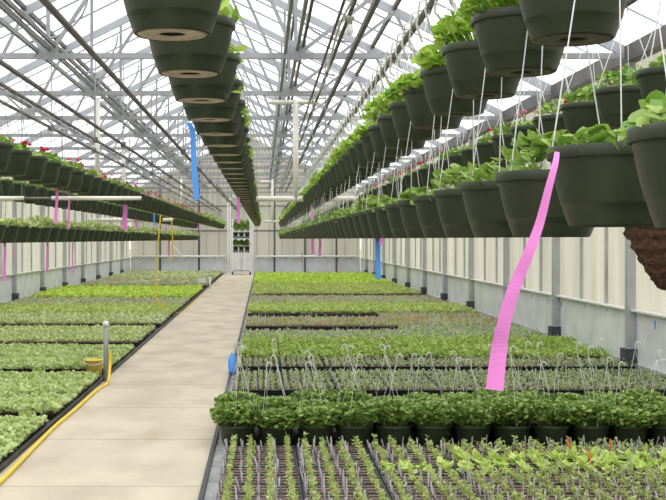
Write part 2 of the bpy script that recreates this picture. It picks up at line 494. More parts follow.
# purlins along the roof
i = 0
for d in (0, 1.45, -1.45, 2.9, -2.9, 4.3, -4.3):
    x = XC + d; z = RIDGE - SLOPE * abs(d) + .055
    i += 1; g = MB(); g.bar((x, 9, z), (x, YB, z), .055, .07, (0, 0, 1))
    o = g.build('roof_purlin', M['darksteel'])
    side = 'at the ridge' if d == 0 else f'{nth(int(abs(d) / 1.4))} down from the ridge above the ' + ('potted plants' if d > 0 else 'bucket side')
    struct(o, f'dark purlin running along the roof, {side}', 'purlin')

# ---- trusses
def truss_parts():
    P = []
    def bar(nm, p, q, w, d, m='steel'):
        g = MB(); g.bar((p[0], 0, p[1]), (q[0], 0, q[1]), w, d); P.append((nm, g.mesh(nm, M[m])))
    rz = lambda d: EAVE + SLOPE * (HALF - abs(d))
    bar('bottom_chord', (XL, EAVE), (XR, EAVE), .07, .06)
    for s in (-1, 1):
        bar('rafter', (XC + s * HALF, EAVE + .01), (XC, RIDGE + .01), .13, .05, 'rafter')
        a = 1.85 if s < 0 else 1.25
        bar('web', (XC + s * a, EAVE), (XC + s * a, rz(a)), .045, .045)
        bar('web', (XC + s * a, EAVE), (XC + s * .06, RIDGE - .05), .045, .04)
        bar('web', (XC + s * a, EAVE), (XC + s * 2.91, rz(2.91)), .045, .04)
        bar('web', (XC + s * 2.91, rz(2.91)), (XC + s * 3.55, EAVE), .045, .04)
        bar('web', (XC + s * 3.55, EAVE), (XC + s * 4.23, rz(4.23)), .04, .04)
        for d in (a, 3.55):
            g = MB(); g.box((XC + s * d, -.035, EAVE + .07), (.26 if d == a else .18, .012, .24 if d == a else .16))
            for bx in (-.08, .08):
                for bz in (.0, .13): g.tube([(XC + s * d + bx * .8, -.04, EAVE + bz), (XC + s * d + bx * .8, -.052, EAVE + bz)], .013, 6)
            P.append(('gusset_plate', g.mesh('gusset_plate', M['steel'])))
        # bent brace tube between web and post
        g = MB(); c0 = XC + s * (a + .05)
        pts_ = [(c0 + s * (.9 * (1 - math.cos(t_))), -.06, EAVE + 1.55 - .75 * math.sin(t_)) for t_ in np.linspace(0, PI / 2, 8)]
        g.tube(pts_, .018, 6); P.append(('bent_brace', g.mesh('bent_brace', M['steel'], True)))
    return P
TP = truss_parts()
for i, Y in enumerate(TRUSS_Y):
    t = struct(thing('roof_truss', (0, Y, 0), f'{nth(i + 1)} grey steel roof truss from the front', 'truss'))
    for nm, me in TP: link(nm, me, t)
# longitudinal ties through the lower truss nodes
for d, side in ((-1.88, 'above the bed with the bucket'), (1.22, 'above the potted plants')):
    x = XC + d
    t = struct(thing('tie_beam', (x, 0, EAVE), f'long pale tie beam through the trusses {side}', 'beam'))
    for dx, dz, m in ((-.10, .06, 'steel'), (.05, .09, 'steel')):
        g = MB(); g.bar((dx, 10.5, dz), (dx, YB, dz), .04, .05, (0, 0, 1)); g.build('tie_rail', M[m], t)
    g = MB(); g.bar((.12, 10.5, .13), (.12, YB, .13), .03, .05, (0, 0, 1)); g.build('tie_channel', M['darksteel'], t)

# ---- hanging rails (pipes that carry the baskets) and their droppers
RAILS = [  # name key, x, z, y0, y1, label
    ('right', .78, 2.72, 1.5, 47.5, 'pipe rail with drip tubes carrying the double basket row by the potted plants'),
    ('farright', 1.68, 2.72, 3.5, 47.5, 'pipe rail carrying the basket row nearest the side wall'),
    ('centre', -.24, 2.76, 2.5, 50, 'pipe rail carrying the basket row over the path edge'),
    ('empty', -1.0, 2.72, 3.5, 50, 'bare pipe rail without baskets above the path'),
    ('left', -1.75, 2.81, 6.0, 50, 'pipe rail carrying the red flowered row beyond the path'),
    ('pipe', -2.1, 2.87, 8.0, 50, 'bare pipe just beyond the red flowered basket row'),
    ('farleft', -2.65, 3.02, 9.5, 47.5, 'pipe rail carrying the double basket row over the bucket bed'),
]
RAILZ = {}
for key, x, z, y0, y1, lab in RAILS:
    RAILZ[key] = z
    t = struct(thing('hanging_rail', (x, 0, z), lab, 'rail'))
    g = MB(); g.tube([(0, y0, 0), (0, y1, 0)], .018, 10); g.build('pipe_run', M['rail'], t, True)
    for Y in TRUSS_Y:
        if y0 < Y < y1:
            g = MB(); g.tube([(.0, Y, .0), (.0, Y, EAVE - z)], .007, 6); g.build('dropper_rod', M['steel'], t)
            g = MB(); g.box((0, Y, .0), (.06, .05, .07)); g.build('pipe_clamp', M['darksteel'], t)
    if key in ('right', 'empty'):
        g = MB(); pp = []
        Y = y0 + .2 if key == 'right' else 24
        while Y < (24 if key == 'right' else 46):
            pp.append((.03 + .012 * math.sin(Y * 9), Y, .035 + .02 * math.sin(Y * 11))); Y += .09
        g.tube(pp, .009, 5); g.build('drip_tube', M['darksteel'], t, True)
    if key == 'right':
        g = MB(); Y = 2.2
        while Y < 22:
            g.tube([(.0, Y, .03), (-.05, Y + .03, .015), (-.06, Y + .06, -.10 - .04 * math.sin(Y * 7)), (-.03, Y + .09, -.16)], .0055, 5)
            Y += .285
        g.build('drip_spur', M['string'], t, True)

# conduits with a bulb, by the middle of the roof
t = struct(thing('conduit', (0, 0, 0), 'pair of grey conduits carrying the light bulb under the trusses', 'conduit'))
for x, z, r, m in ((.76, 3.86, .016, 'rail'), (.86, 3.86, .022, 'rail')):
    g = MB(); g.tube([(x, 8.5, z), (x, YB - .2, z)], r, 8); g.build('conduit_pipe', M[m], t, True)
g = MB(); g.tube([(.81 + .05 * math.sin(Y * .9) * (1 if 14 < Y < 30 else .2), Y, 3.83 + .03 * math.sin(Y * 1.7)) for Y in np.arange(8.5, 46, .4)], .012, 6)
g.build('cable', M['cream'], t, True)
g = MB(); g.bar((1.06, 9.0, 3.86), (1.06, YB - .1, 3.86), .045, .06, (0, 0, 1))
struct(g.build('roof_strut', M['darksteel']), 'dark strut under the trusses beside the conduits', 'beam')
t = thing('light_bulb', (.86, 11.4, 3.84), 'white light bulb hanging unlit under the grey conduits', 'lamp')
g = MB(); g.lathe([(.001, 0), (.045, 0), (.05, -.03), (.03, -.05), (.03, -.075), (.001, -.075)], 16); g.build('lamp_holder', M['brass'], t, True)
g = MB(); g.lathe([(.018, -.07), (.022, -.09), (.038, -.125), (.042, -.15), (.03, -.178), (.012, -.19), (.001, -.192)], 16); g.build('bulb', M['bulb'], t, True)

# cream pvc frames hung across the house
def pvc_frame(Y, z_low, segs, posts, arms, label):
    t = thing('irrigation_frame', (0, Y, 0), label, 'pipe frame', 'cream pipe frames')
    for x0, x1 in segs:
        g = MB(); g.tube([(x0, 0, z_low), (x1, 0, z_low)], .045 if Y < 30 else .04, 10); g.build('cross_pipe', M['cream'], t, True)
    for x, z0, z1 in posts:
        g = MB(); g.tube([(x, 0, z0), (x, 0, z1)], .045, 10); g.build('upright_pipe', M['cream'], t, True)
    for x0, x1, z in arms:
        g = MB(); g.tube([(x0, 0, z), (x1, 0, z)], .035, 8); g.build('arm_pipe', M['cream'], t, True)
pvc_frame(18.6, 2.28, ((-4.4, -2.0), (-.14, 2.1)), ((-2.68, 2.28, 3.90), (.53, 2.28, 3.86)), ((.1, .88, 3.84),), 'nearest cream pipe frame hung across the house, with tall uprights')
pvc_frame(29.3, 2.12, ((-4.4, -2.3),), ((-3.55, 2.12, 3.90),), (), 'middle cream pipe frame hung over the bed with the bucket')
pvc_frame(43.6, 2.30, ((-6.2, -2.6), (.05, 1.4)), ((-3.1, 2.3, 3.90), (.36, 2.3, 3.90)), ((-.1, .36, 3.8),), 'farthest cream pipe frame hung near the end wall')

# cream spray boom slung under the red flowered row
t = thing('spray_boom', (0, 10.015, 1.985), 'short cream pipe slung under the red flowered baskets beside two pink ribbons', 'pipe')
for x0_, x1_ in ((-2.6, -2.08), (-1.84, -1.06)):
    g = MB(); g.tube([(x0_, 0, 0), (x1_, 0, 0)], .018, 10); g.build('boom_pipe', M['cream'], t, True)
g = MB(); g.tube([(-2.1, 0, 0), (-1.82, 0, 0)], .011, 8); g.build('boom_joint', M['rail'], t, True)
for x0_ in (-2.1, -1.75):
    g = MB(); g.tube([(x0_, 0, 0), (x0_, 0, .83 if x0_ > -2 else .88)], .004, 6); g.build('hanger_rod', M['rail'], t)

# ================================================================= hanging baskets
PH, PR = .175, .15
def pot_mesh(n=36, low=False):
    g = MB()
    if low:
        prof = [(.035, .006), (.1, 0), (.125, .07), (.141, .145), (.15, .147), (.15, PH), (.14, PH), (.135, .15), (.001, .155)]
        mis = [1, 0, 0, 0, 0, 0, 0, 2]
    else:
        prof = [(.001, .016), (.034, .016), (.036, .005), (.094, .005), (.097, .000), (.102, .003), (.111, .026), (.1175, .048), (.1195, .050), (.1205, .054), (.1295, .088), (.1375, .125), (.1415, .149),
                (.149, .149), (.1505, .153), (.1505, PH - .003), (.149, PH), (.143, PH), (.141, PH - .004), (.136, .150), (.001, .156)]
        mis = [1, 1] + [0] * 17 + [2]
    g.lathe(prof, n, mis=mis)
    me = g.mesh('pot', [M['pot'], M['hole'] if not low else M['pot'], M['soil']], True)
    me.set_sharp_from_angle(angle=.6)
    return me
POT = pot_mesh()
g = MB(); g.lathe([(.037, .008), (.038, .001), (.060, .0005), (.062, .003), (.066, .003), (.068, .0005), (.090, .0005), (.094, .004), (.094, .007)], 36)
RING = g.mesh('base_ring', M['tan'], True); RING2 = g.mesh('base_ring', M['olive'], True)

def foliage(n, rad, hgt, size, m, seed, tpl=LOBE_V, z0=PH - .02, droop=0.0, dome=.75, name='foliage', width=1.0, stem=True):
    r = np.random.default_rng(seed)
    a = r.uniform(0, 2 * PI, n); q = np.sqrt(r.uniform(0, 1, n))
    rr = q * rad
    top = hgt * np.sqrt(np.clip(1 - q ** 2 * dome, 0, 1)) * r.uniform(.35, 1.0, n) - droop * (q > .8) * r.uniform(0, 1, n)
    P = np.stack([rr * np.cos(a), rr * np.sin(a), z0 + top], 1)
    yaw = a + r.normal(0, .9, n); pitch = r.normal(.15, .45, n)
    s = size * r.uniform(.65, 1.25, n)
    nb = NB()
    off = np.stack([np.cos(yaw) * np.cos(pitch), np.sin(yaw) * np.cos(pitch), np.sin(pitch)], 1) * (s * .5)[:, None]
    nb.add(leaves(P - off, yaw, pitch, s, tpl, width, r.normal(0, .4, n)))
    if stem:
        k = max(6, n // 3)
        A = P[:k] * np.array((.45, .45, 0)) + np.array((0, 0, z0 - .01))
        nb.add(stalks(A, P[:k], .004))
    return nb.mesh(name, m)

def blossoms(n, rad, z0, z1, size, m, seed):
    r = np.random.default_rng(seed); nb = NB()
    C = []
    for i in range(n):
        a = r.uniform(0, 2 * PI); q = rad * math.sqrt(r.uniform(.05, 1)); C.append((q * math.cos(a), q * math.sin(a), r.uniform(z0, z1)))
    for c in C:
        k = 9; yaw = np.linspace(0, 2 * PI, k, endpoint=False) + r.uniform(0, 1); pitch = r.uniform(-.2, 1.2, k)
        nb.add(leaves(np.tile(c, (k, 1)), yaw, pitch, size, ROUND_V))
    C = np.array(C)
    nb.add(stalks(C * np.array((.6, .6, 0)) + np.array((0, 0, PH - .03)), C, .004), 1)
    return nb.mesh('blossom', [m, M['lf_mid']])

def hanger_mesh(dz, r=.0026, n=3, m='string', a0=.5):
    """strings from the rim of a basket up to a hook dz above its base"""
    g = MB(); top = dz - .035
    for k in range(n):
        a = a0 + 2 * PI * k / n
        rx, ry = .1465 * math.cos(a), .1465 * math.sin(a)
        g.tube([(rx, ry, PH - .02), (rx, ry, PH + .004), (rx * .06, ry * .06, top)], r, 5)
    g.tube([(0, 0, top - .01), (0, .004, top + .015), (0, .024, dz - .004), (0, .02, dz + .018), (0, .0, dz + .028), (0, -.02, dz + .018), (0, -.026, dz - .002)], r * 1.3, 6)
    return g.mesh('hanger', M[m], True)

FOL = {
    'lush': [foliage(300, .175, .165, .042, M['lf_lime'], s) for s in (1, 2, 3, 4)],
    'mixed': [foliage(130, .15, .09, .036, M['lf_mid'], s) for s in (5, 6, 7, 8)],
    'bedding': [foliage(110, .14, .075, .034, M['lf_mid'], s) for s in (9, 10, 11)],
    'sparse': [foliage(50, .16, .085, .048, M['lf_lime'], s, droop=.05) for s in (12, 13, 14)],
    'pale': [foliage(130, .16, .12, .046, M['lf_pale'], s) for s in (15, 16, 17)],
}
BLO = {'red': [blossoms(4, .12, PH + .06, PH + .11, .022, M['red'], s) for s in (1, 2, 3)],
       'pink': [blossoms(3, .12, PH + .05, PH + .10, .02, M['pinkpetal'], s) for s in (4, 5)]}
ROWS = [  # key, x, base z, y0, step, y1, rail, foliage, flower chance, wording
    ('R1', .78, 2.13, 2.895, .572, 46.5, 'right', 'lush', 0, 'upper row on the drip rail'),
    ('R2', .78, 1.635, 1.97, .570, 46.5, 'right', 'mixed', 0, 'lower row on the drip rail'),
    ('R3', 1.68, 2.145, 4.70, .60, 46, 'farright', 'bedding', .75, 'flowering row nearest the side wall'),
    ('C1', -.24, 2.17, 3.05, .725, 49, 'centre', 'sparse', 0, 'row over the path edge'),
    ('L1', -1.75, 2.065, 7.36, .59, 49, 'left', 'bedding', .85, 'red flowered row past the path'),
    ('L2', -2.65, 2.04, 11.5, .60, 45, 'farleft', 'mixed', 0, 'upper row over the bucket bed'),
    ('L3', -2.65, 1.59, 11.2, .60, 45, 'farleft', 'pale', 0, 'lower row over the bucket bed'),
]
ALL = []
for key, x, z, y0, st, y1, rail, fol, fl, words in ROWS:
    k = 0; y = y0
    while y < y1:
        k += 1; ALL.append((y, key, k)); y += st
ALL.sort()
NEAR = set((key, k) for _, key, k in ALL[:298])
FARPOT = pot_mesh(14, True)
farV = np.array([v.co[:] for v in FARPOT.vertices]); farQ = np.array([p.vertices[:] for p in FARPOT.polygons]); farM = np.array([p.material_index for p in FARPOT.polygons])
far = NB()
def inst(V, Q, offs):
    offs = np.asarray(offs, float); n = len(offs)
    VV = (V[None] + offs[:, None]).reshape(-1, 3)
    return VV, (Q[None] + (np.arange(n) * len(V))[:, None, None]).reshape(-1, 4)

FARM = {'lush': 3, 'mixed': 4, 'bedding': 4, 'sparse': 3, 'pale': 5}
first = {}
for key, x, z, y0, st, y1, rail, fol, fl, words in ROWS:
    hang = hanger_mesh(RAILZ[rail] - z + .0, .0018 if key in ('R1', 'R2', 'R3', 'C1') else .0015, m='string' if key[0] != 'L' else 'rail')
    y = y0; k = 0; far_off = []
    while y < y1:
        k += 1
        if (key, k) in NEAR:
            dx = random.uniform(-.012, .012)
            lab = f'hanging basket, {nth(k)} from the front, {words}'
            zz = z + ({1: .012, 2: .022}.get(k, 0) if key == 'R2' else 0)
            t = thing('hanging_basket', (x, y, zz), lab, 'hanging basket', 'hanging baskets in the ' + words, rz=random.uniform(0, 6.28))
            link('pot', POT, t); link('base_ring', RING if key == 'C1' else RING2, t)['label'] = 'tan ring under the pot' if key == 'C1' else 'dull olive ring under the pot'
            f = link('foliage', random.choice(FOL[fol]), t); f.rotation_euler.z = random.uniform(0, 6.28)
            f.scale = (1, 1, random.uniform(.8, 1.2))
            h_ = link('hanger', hang, t)
            if fl and random.random() < fl:
                b_ = link('blossom', random.choice(BLO['red' if random.random() < .7 else 'pink']), t)
                b_['label'] = 'red and pink blossom heads'
        else:
            far_off.append((x, y, z))
        y += st
    if far_off:
        off = np.array(far_off); n = len(off)
        VV, QQ = inst(farV, farQ, off)
        far.V.append(VV); far.Q.append(QQ + far.n); far.M.append(np.tile(farM, n)); far.n += len(VV)
        m_ = 26
        P = np.repeat(off, m_, 0); a = rng.uniform(0, 2 * PI, n * m_); q = np.sqrt(rng.uniform(0, 1, n * m_)) * .16
        P = P + np.stack([q * np.cos(a), q * np.sin(a), PH + rng.uniform(-.01, .11 if fol != 'sparse' else .05, n * m_)], 1)
        far.add(leaves(P, a, rng.normal(.2, .4, n * m_), .085, ROUND_V), FARM[fol])
        if fl:
            P = np.repeat(off, 3, 0) + np.stack([rng.uniform(-.12, .12, n * 3), rng.uniform(-.12, .12, n * 3), np.full(n * 3, PH + .11)], 1)
            far.add(leaves(P, rng.uniform(0, 6, n * 3), rng.uniform(-.3, .6, n * 3), .06, ROUND_V), 6)
        top = off + np.array((0, 0, RAILZ[rail] - z))
        for sx in (-.14, .14):
            far.add(stalks(off + np.array((sx, 0, PH)), top, .004), 7)
o = link('hanging_basket', far.mesh('far_baskets', [M['pot'], M['tan'], M['soil'], M['lf_lime'], M['lf_mid'], M['lf_pale'], M['red'], M['rail']]))
tag(o, 'the small farthest green hanging baskets in all rows toward the end wall', 'hanging basket', None, 'stuff')

# coir cone basket behind the front baskets
t = thing('cone_basket', (1.66, 4.78, 1.42), 'brown coir cone basket hanging behind the front green baskets', 'hanging basket')
g = MB(); prof = []
for i in range(33):
    u = i / 32; r = .004 + .19 * u ** .75
    prof.append((r * (1 + .04 * math.sin(u * 40)), .34 * u))
prof += [(.15, .34), (.14, .31), (.001, .31)]
n = 40; g.lathe(prof, n)
rr = np.random.default_rng(3)
for i, v in enumerate(g.v):
    j = rr.normal(0, .0035); a = math.atan2(v[1], v[0]); g.v[i] = (v[0] + j * math.cos(a), v[1] + j * math.sin(a), v[2] + rr.normal(0, .002))
g.build('coir_cone', M['coir'], t, True)
f = link('foliage', FOL['bedding'][0], t); f.location.z = .17
g = MB()
for k_ in range(3):
    a = .4 + 2 * PI * k_ / 3; rx, ry = .165 * math.cos(a), .165 * math.sin(a)
    g.tube([(rx, ry, .33), (rx * .05 + .02, ry * .05, 1.30)], .003, 5)
g.build('hanger', M['string'], t)

# ================================================================= marker ribbons
def ribbon(pts, w, m, label, side=(1, 0, 0)):
    # smooth the polyline
    P = [np.array(p, float) for p in pts]; Q = []
    for i in range(len(P) - 1):
        p0, p1, p2, p3 = P[max(i - 1, 0)], P[i], P[i + 1], P[min(i + 2, len(P) - 1)]
        for s_ in np.linspace(0, 1, 6, endpoint=False):
            Q.append(.5 * ((2 * p1) + (-p0 + p2) * s_ + (2 * p0 - 5 * p1 + 4 * p2 - p3) * s_ ** 2 + (-p0 + 3 * p1 - 3 * p2 + p3) * s_ ** 3))
    Q.append(P[-1])
    wl = [w[0] + (w[1] - w[0]) * i / (len(Q) - 1) for i in range(len(Q))]
    sides = [np.array(side, float) + np.array((0, .22 * math.sin(i * .2), 0)) for i in range(len(Q))]
    g = MB(); g.strip(Q, wl, .0012, sides)
    o = g.build('marker_ribbon', M[m])
    return tag(o, label, 'ribbon', m + ' marker ribbons')
ribbon([at(557, 152, 2.47), at(555.5, 163, 2.44), at(549.5, 185, 2.42), at(540, 222, 2.41), at(530, 250, 2.40), at(519, 276, 2.40), at(510.5, 299, 2.39), at(503, 328, 2.38), at(499, 350, 2.38), at(494.5, 390, 2.37)],
       (.010, .036), 'pink', 'big pink ribbon fluttering from the second basket of the lower drip rail row')
ribbon([at(187.5, 123, 5.22), at(191, 127, 5.2), at(192.8, 134, 5.2), at(193.5, 150, 5.2), at(194.5, 172, 5.2), at(197, 200, 5.2)], (.022, .028), 'blue',
       'long blue ribbon hanging beside the basket row over the path edge')
ribbon([at(377.5, 220, 7.66), at(378, 240, 7.63), at(378, 260, 7.63), at(378.3, 279, 7.62)], (.034, .037), 'blue', 'blue ribbon hanging down from the lower drip rail row toward the bed')
RB = [  # px top, y top, px bottom, y bottom, depth, width m
    (57, 188, 56, 224, 9.75, .026, 'first pink ribbon from the front under the red flowered row'),
    (69, 190, 68.5, 229, 10.4, .02, 'second pink ribbon from the front under the red flowered row'),
    (125, 200, 125, 230, 14.6, .065, 'widest pink ribbon under the red flowered row, below a cream pipe'),
    (199.5, 214, 200, 231, 31.5, .05, 'farthest short pink ribbon under the red flowered row'),
    (4.5, 240, 4.5, 281, 11.75, .036, 'first pink ribbon from the front under the pale leaved bucket bed row'),
    (13, 240, 13, 258, 12.1, .012, 'thin short pink ribbon next to the first under the pale leaved row'),
    (47, 240, 47, 271, 14.15, .028, 'second long pink ribbon under the pale leaved bucket bed row'),
    (72.5, 228, 73, 275, 16.0, .02, 'long thin pink ribbon under the pale leaved bucket bed row'),
    (97.5, 217, 97.8, 231, 18.4, .025, 'short pink ribbon between the two bucket bed rows'),
    (134.5, 217, 138, 231, 23.6, .04, 'slanting pink ribbon between the two bucket bed rows'),
    (165.5, 214, 166.5, 233, 31.2, .045, 'pink ribbon beside the hanging yellow hoses, upper one'),
    (168.7, 235, 169, 256, 32.3, .06, 'pink ribbon beside the hanging yellow hoses, lower one'),
    (238.3, 197, 238.5, 223, 12.6, .036, 'pink ribbon hanging in front of the plant cart'),
    (312, 186, 313, 254, 18.25, .05, 'long pink ribbon hanging through both drip rail rows'),
    (320, 239, 320, 256, 15.75, .04, 'short pink ribbon under the lower drip rail row, beside the long one'),
    (381.5, 238, 381.5, 245, 7.57, .03, 'tiny pink ribbon end beside the blue ribbon under the basket'),
    (378.5, 186, 379, 195, 15.6, .05, 'short pink ribbon among the flowering row nearest the side wall'),
    (301.5, 252, 302, 262, 46.0, .06, 'small pink ribbon near the end wall heating pipe'),
]
for a, y0, c, y1, Y, w, lab in RB:
    ribbon([at(a, y0, Y), at((a * 2 + c) / 3 + .3, (y0 * 2 + y1) / 3, Y), at((a + 2 * c) / 3 - .3, (y0 + y1 * 2) / 3, Y), at(c, y1, Y)], (w * .8, w), 'pink', lab)
ribbon([at(154, 213, 22), at(154.3, 226, 22)], (.03, .03), 'blue', 'tiny blue ribbon under the red flowered row near the yellow hoses')

# ================================================================= seedling trays
TW, TD, TH = .525, .265, .06
def tray_mesh():
    g = MB()
    x, y = TW / 2, TD / 2; i = .014
    vs = [(-x + i, -y + i, 0), (x - i, -y + i, 0), (x - i, y - i, 0), (-x + i, y - i, 0),
          (-x, -y, TH), (x, -y, TH), (x, y, TH), (-x, y, TH),
          (-x + i, -y + i, TH), (x - i, -y + i, TH), (x - i, y - i, TH), (-x + i, y - i, TH),
          (-x + i, -y + i, TH - .012), (x - i, -y + i, TH - .012), (x - i, y - i, TH - .012), (-x + i, y - i, TH - .012)]
    fs = [(3, 2, 1, 0)]
    for a in (0, 4, 8):
        for j in range(4): fs.append((a + j, a + (j + 1) % 4, a + 4 + (j + 1) % 4, a + 4 + j))
    g.add(vs, fs)
    for cx in (-TW / 4, 0, TW / 4): g.box((cx, 0, TH - .006), (.008, TD - 2 * i, .012))
    for cy in (-TD / 6, TD / 6): g.box((0, cy, TH - .007), (TW - 2 * i, .008, .012))
    return g.mesh('tray', M['black'])
TRAY = tray_mesh()
g = MB(); g.box((0, 0, TH - .016), (TW - .03, TD - .03, .02)); SOIL = g.mesh('soil', M['soil2'])

def seedlings(kind, seed):
    r = np.random.default_rng(seed); nb = NB()
    if kind == 'columns':                       # young upright plants in four lines
        X, Yy = np.meshgrid((np.arange(4) - 1.5) * TW / 4, (np.arange(6) - 2.5) * TD / 6)
        P = np.stack([X.ravel(), Yy.ravel()], 1); P += r.normal(0, .008, P.shape)
        n = len(P); hg = r.uniform(.05, .105, n); L = 10; size = .026; m = M['lf_young']
    elif kind == 'lime':
        X, Yy = np.meshgrid((np.arange(4) - 1.5) * TW / 4, (np.arange(3) - 1) * TD / 3)
        P = np.stack([X.ravel(), Yy.ravel()], 1); P += r.normal(0, .012, P.shape)
        n = len(P); hg = r.uniform(.035, .07, n); L = 10; size = .062; m = M['lf_lettuce']
    elif kind == 'small':
        X, Yy = np.meshgrid((np.arange(8) - 3.5) * TW / 8, (np.arange(4) - 1.5) * TD / 4)
        P = np.stack([X.ravel(), Yy.ravel()], 1); P += r.normal(0, .008, P.shape)
        n = len(P); hg = r.uniform(.03, .06, n); L = 6; size = .028; m = M['lf_sage']
    elif kind == 'bright':
        X, Yy = np.meshgrid((np.arange(6) - 2.5) * TW / 6, (np.arange(4) - 1.5) * TD / 4)
        P = np.stack([X.ravel(), Yy.ravel()], 1); P += r.normal(0, .010, P.shape)
        n = len(P); hg = r.uniform(.06, .11, n); L = 9; size = .052; m = M['lf_block']
    else:                                        # 'pale' dense cover
        X, Yy = np.meshgrid((np.arange(9) - 4) * TW / 9, (np.arange(5) - 2) * TD / 5)
        P = np.stack([X.ravel(), Yy.ravel()], 1); P += r.normal(0, .007, P.shape)
        n = len(P); hg = r.uniform(.035, .065, n); L = 7; size = .048; m = M['lf_pale']
    base = np.column_stack([P, np.full(n, TH - .02)]); tip = base + np.column_stack([r.normal(0, .006, (n, 2)), hg + .01])
    nb.add(stalks(base, tip, .0035))
    lev = r.uniform(.25, 1.0, (n, L)); yaw = (np.arange(L) * 2.4)[None] + r.uniform(0, 6.28, (n, 1)) + r.normal(0, .3, (n, L))
    pitch = r.normal(.35, .35, (n, L))
    C = base[:, None] * (1 - lev[..., None]) + tip[:, None] * lev[..., None]
    nb.add(leaves(C.reshape(-1, 3), yaw.ravel(), pitch.ravel(), (size * r.uniform(.65, 1.2, (n, L))).ravel(), LEAF_V if kind != 'pale' else ROUND_V, .85, r.normal(0, .4, n * L)))
    return nb.mesh('foliage', m)
SEED = {k: [seedlings(k, 20 + i * 7 + j) for j in range(3)] for i, k in enumerate(('columns', 'lime', 'small', 'bright', 'pale'))}

def tag_mesh(m, h_=.105, w=.0105):
    g = MB()
    g.strip([(0, 0, -.01), (0, 0, h_ * .75), (0, 0, h_ * .92), (0, 0, h_)], [w * .55, w, w, w * .5], .0012, (1, 0, 0))
    return g.mesh('plant_tag', M[m])
TAG = tag_mesh('tag'); OTAG = tag_mesh('orange', .15, .016)

NT = [0]
def tray(x, y, kind, label, group, tags=0, orange=0, dense=False):
    t = thing('seedling_tray', (x, y, .0), label, 'seedling tray', group)
    link('tray', TRAY, t); link('soil', SOIL, t)
    s = link('foliage', random.choice(SEED[kind]), t)
    s.rotation_euler.z = random.choice((0, PI)); s.scale = (1, 1, random.uniform(.85, 1.15))
    if dense:
        slots = [((i - 2.5) * TW / 6 + .01, (j - .5) * TD / 2.2) for i in range(6) for j in range(2)]
        slots = random.sample(slots, tags)
    else:
        slots = [((i - 1) * TW / 4 + random.uniform(-.012, .012) - (.0 if i < 3 else .02), yy) for yy in (-.10, .02, .11) for i in (-1, 0, 1, 2)][:tags] if tags <= 4 else \
                [((i - 1) * TW / 4 + random.uniform(-.012, .012) - (.02 if i == 2 else 0), yy) for i in (-1, 0, 1, 2) for yy in (-.08, .06)][:tags]
    for (sx, sy) in slots:
        p = link('plant_tag', TAG, t); p.location = (max(-TW / 2 + .02, min(TW / 2 - .02, sx)), sy + random.uniform(-.03, .03), TH - .02)
        p.rotation_euler = (random.uniform(-.25, .35), random.uniform(-.30, .10), random.uniform(-.9, .9))
        p.scale.z = random.uniform(.7, 1.15)
    for q in range(orange):
        p = link('plant_tag', OTAG, t); p.location = (random.uniform(-.2, .2), random.uniform(-.08, .08), TH - .02)
        p.rotation_euler = (random.uniform(-.15, .15), random.uniform(-.1, .1), random.uniform(-.4, .4)); p['label'] = 'orange plant tag'
    NT[0] += 1
    return t

# front block, right of the path
ORANGE = {(3, 5): 1, (3, 6): 2, (4, 6): 1, (4, 4): 1, (6, 5): 1, (6, 4): 1}
GA = 'seedling trays in the front block'
for r_ in range(8):
    y = 6.70 + r_ * .275
    for c_ in range(7):
        x = -.02 + c_ * .532
        if x - TW / 2 > .352 * (y + .1) : continue
        limey = r_ in (4, 5) and c_ >= 2 and not (r_ == 5 and c_ == 2)
        kind = 'lime' if limey else ('columns' if c_ < 5 or r_ < 4 else 'small')
        what = 'lime leaved seedlings' if limey else 'small tagged seedlings'
        lab = f'tray of {what}, {nth(c_ + 1)} from path, {nth(r_ + 1)} row of the front block'
        dense = c_ >= 4
        tray(x, y, kind, lab, GA, tags=(7 if dense else 8) if not limey else 2, orange=ORANGE.get((r_, c_), 0), dense=dense)
# blocks behind the floor pots
GC = 'seedling trays behind the potted plants'
for bi, (ys, n_, kind, tg, words) in enumerate(((12.08, 6, 'small', 4, 'first block behind the potted plants'),
                                                (14.28, 3, 'small', 4, 'second block behind the potted plants'),
                                                (15.22, 8, 'bright', 0, 'bright green block behind the potted plants'))):
    for r_ in range(n_):
        y = ys + r_ * (.285 if bi < 2 else .31)
        for c_ in range(9):
            x = -.06 + c_ * .5475
            if x - TW / 2 > .352 * (y + .1) or x + TW / 2 > XR: continue
            tray(x, y, kind, f'tray, {nth(c_ + 1)} from path, {nth(r_ + 1)} row of the {words}', GC, tags=tg)
# bucket side
GL = 'pale seedling trays beside the concrete path'
for bi, (y0, y1) in enumerate(((7.95, 9.78), (10.35, 13.15), (13.85, 16.65))):
    r_ = 0; y = y0 + .14
    while y < y1:
        r_ += 1
        for c_ in range(5):
            x = -2.125 - c_ * .532
            if x + TW / 2 < -.2287 * (y + .15) - .2: continue
            tray(x, y, 'pale', f'pale green tray, {nth(c_ + 1)} from path, {nth(r_)} row, {nth(bi + 1)} bucket side block', GL, tags=1 if random.random() < .15 else 0)
        y += .278
print('TRAYS', NT[0])

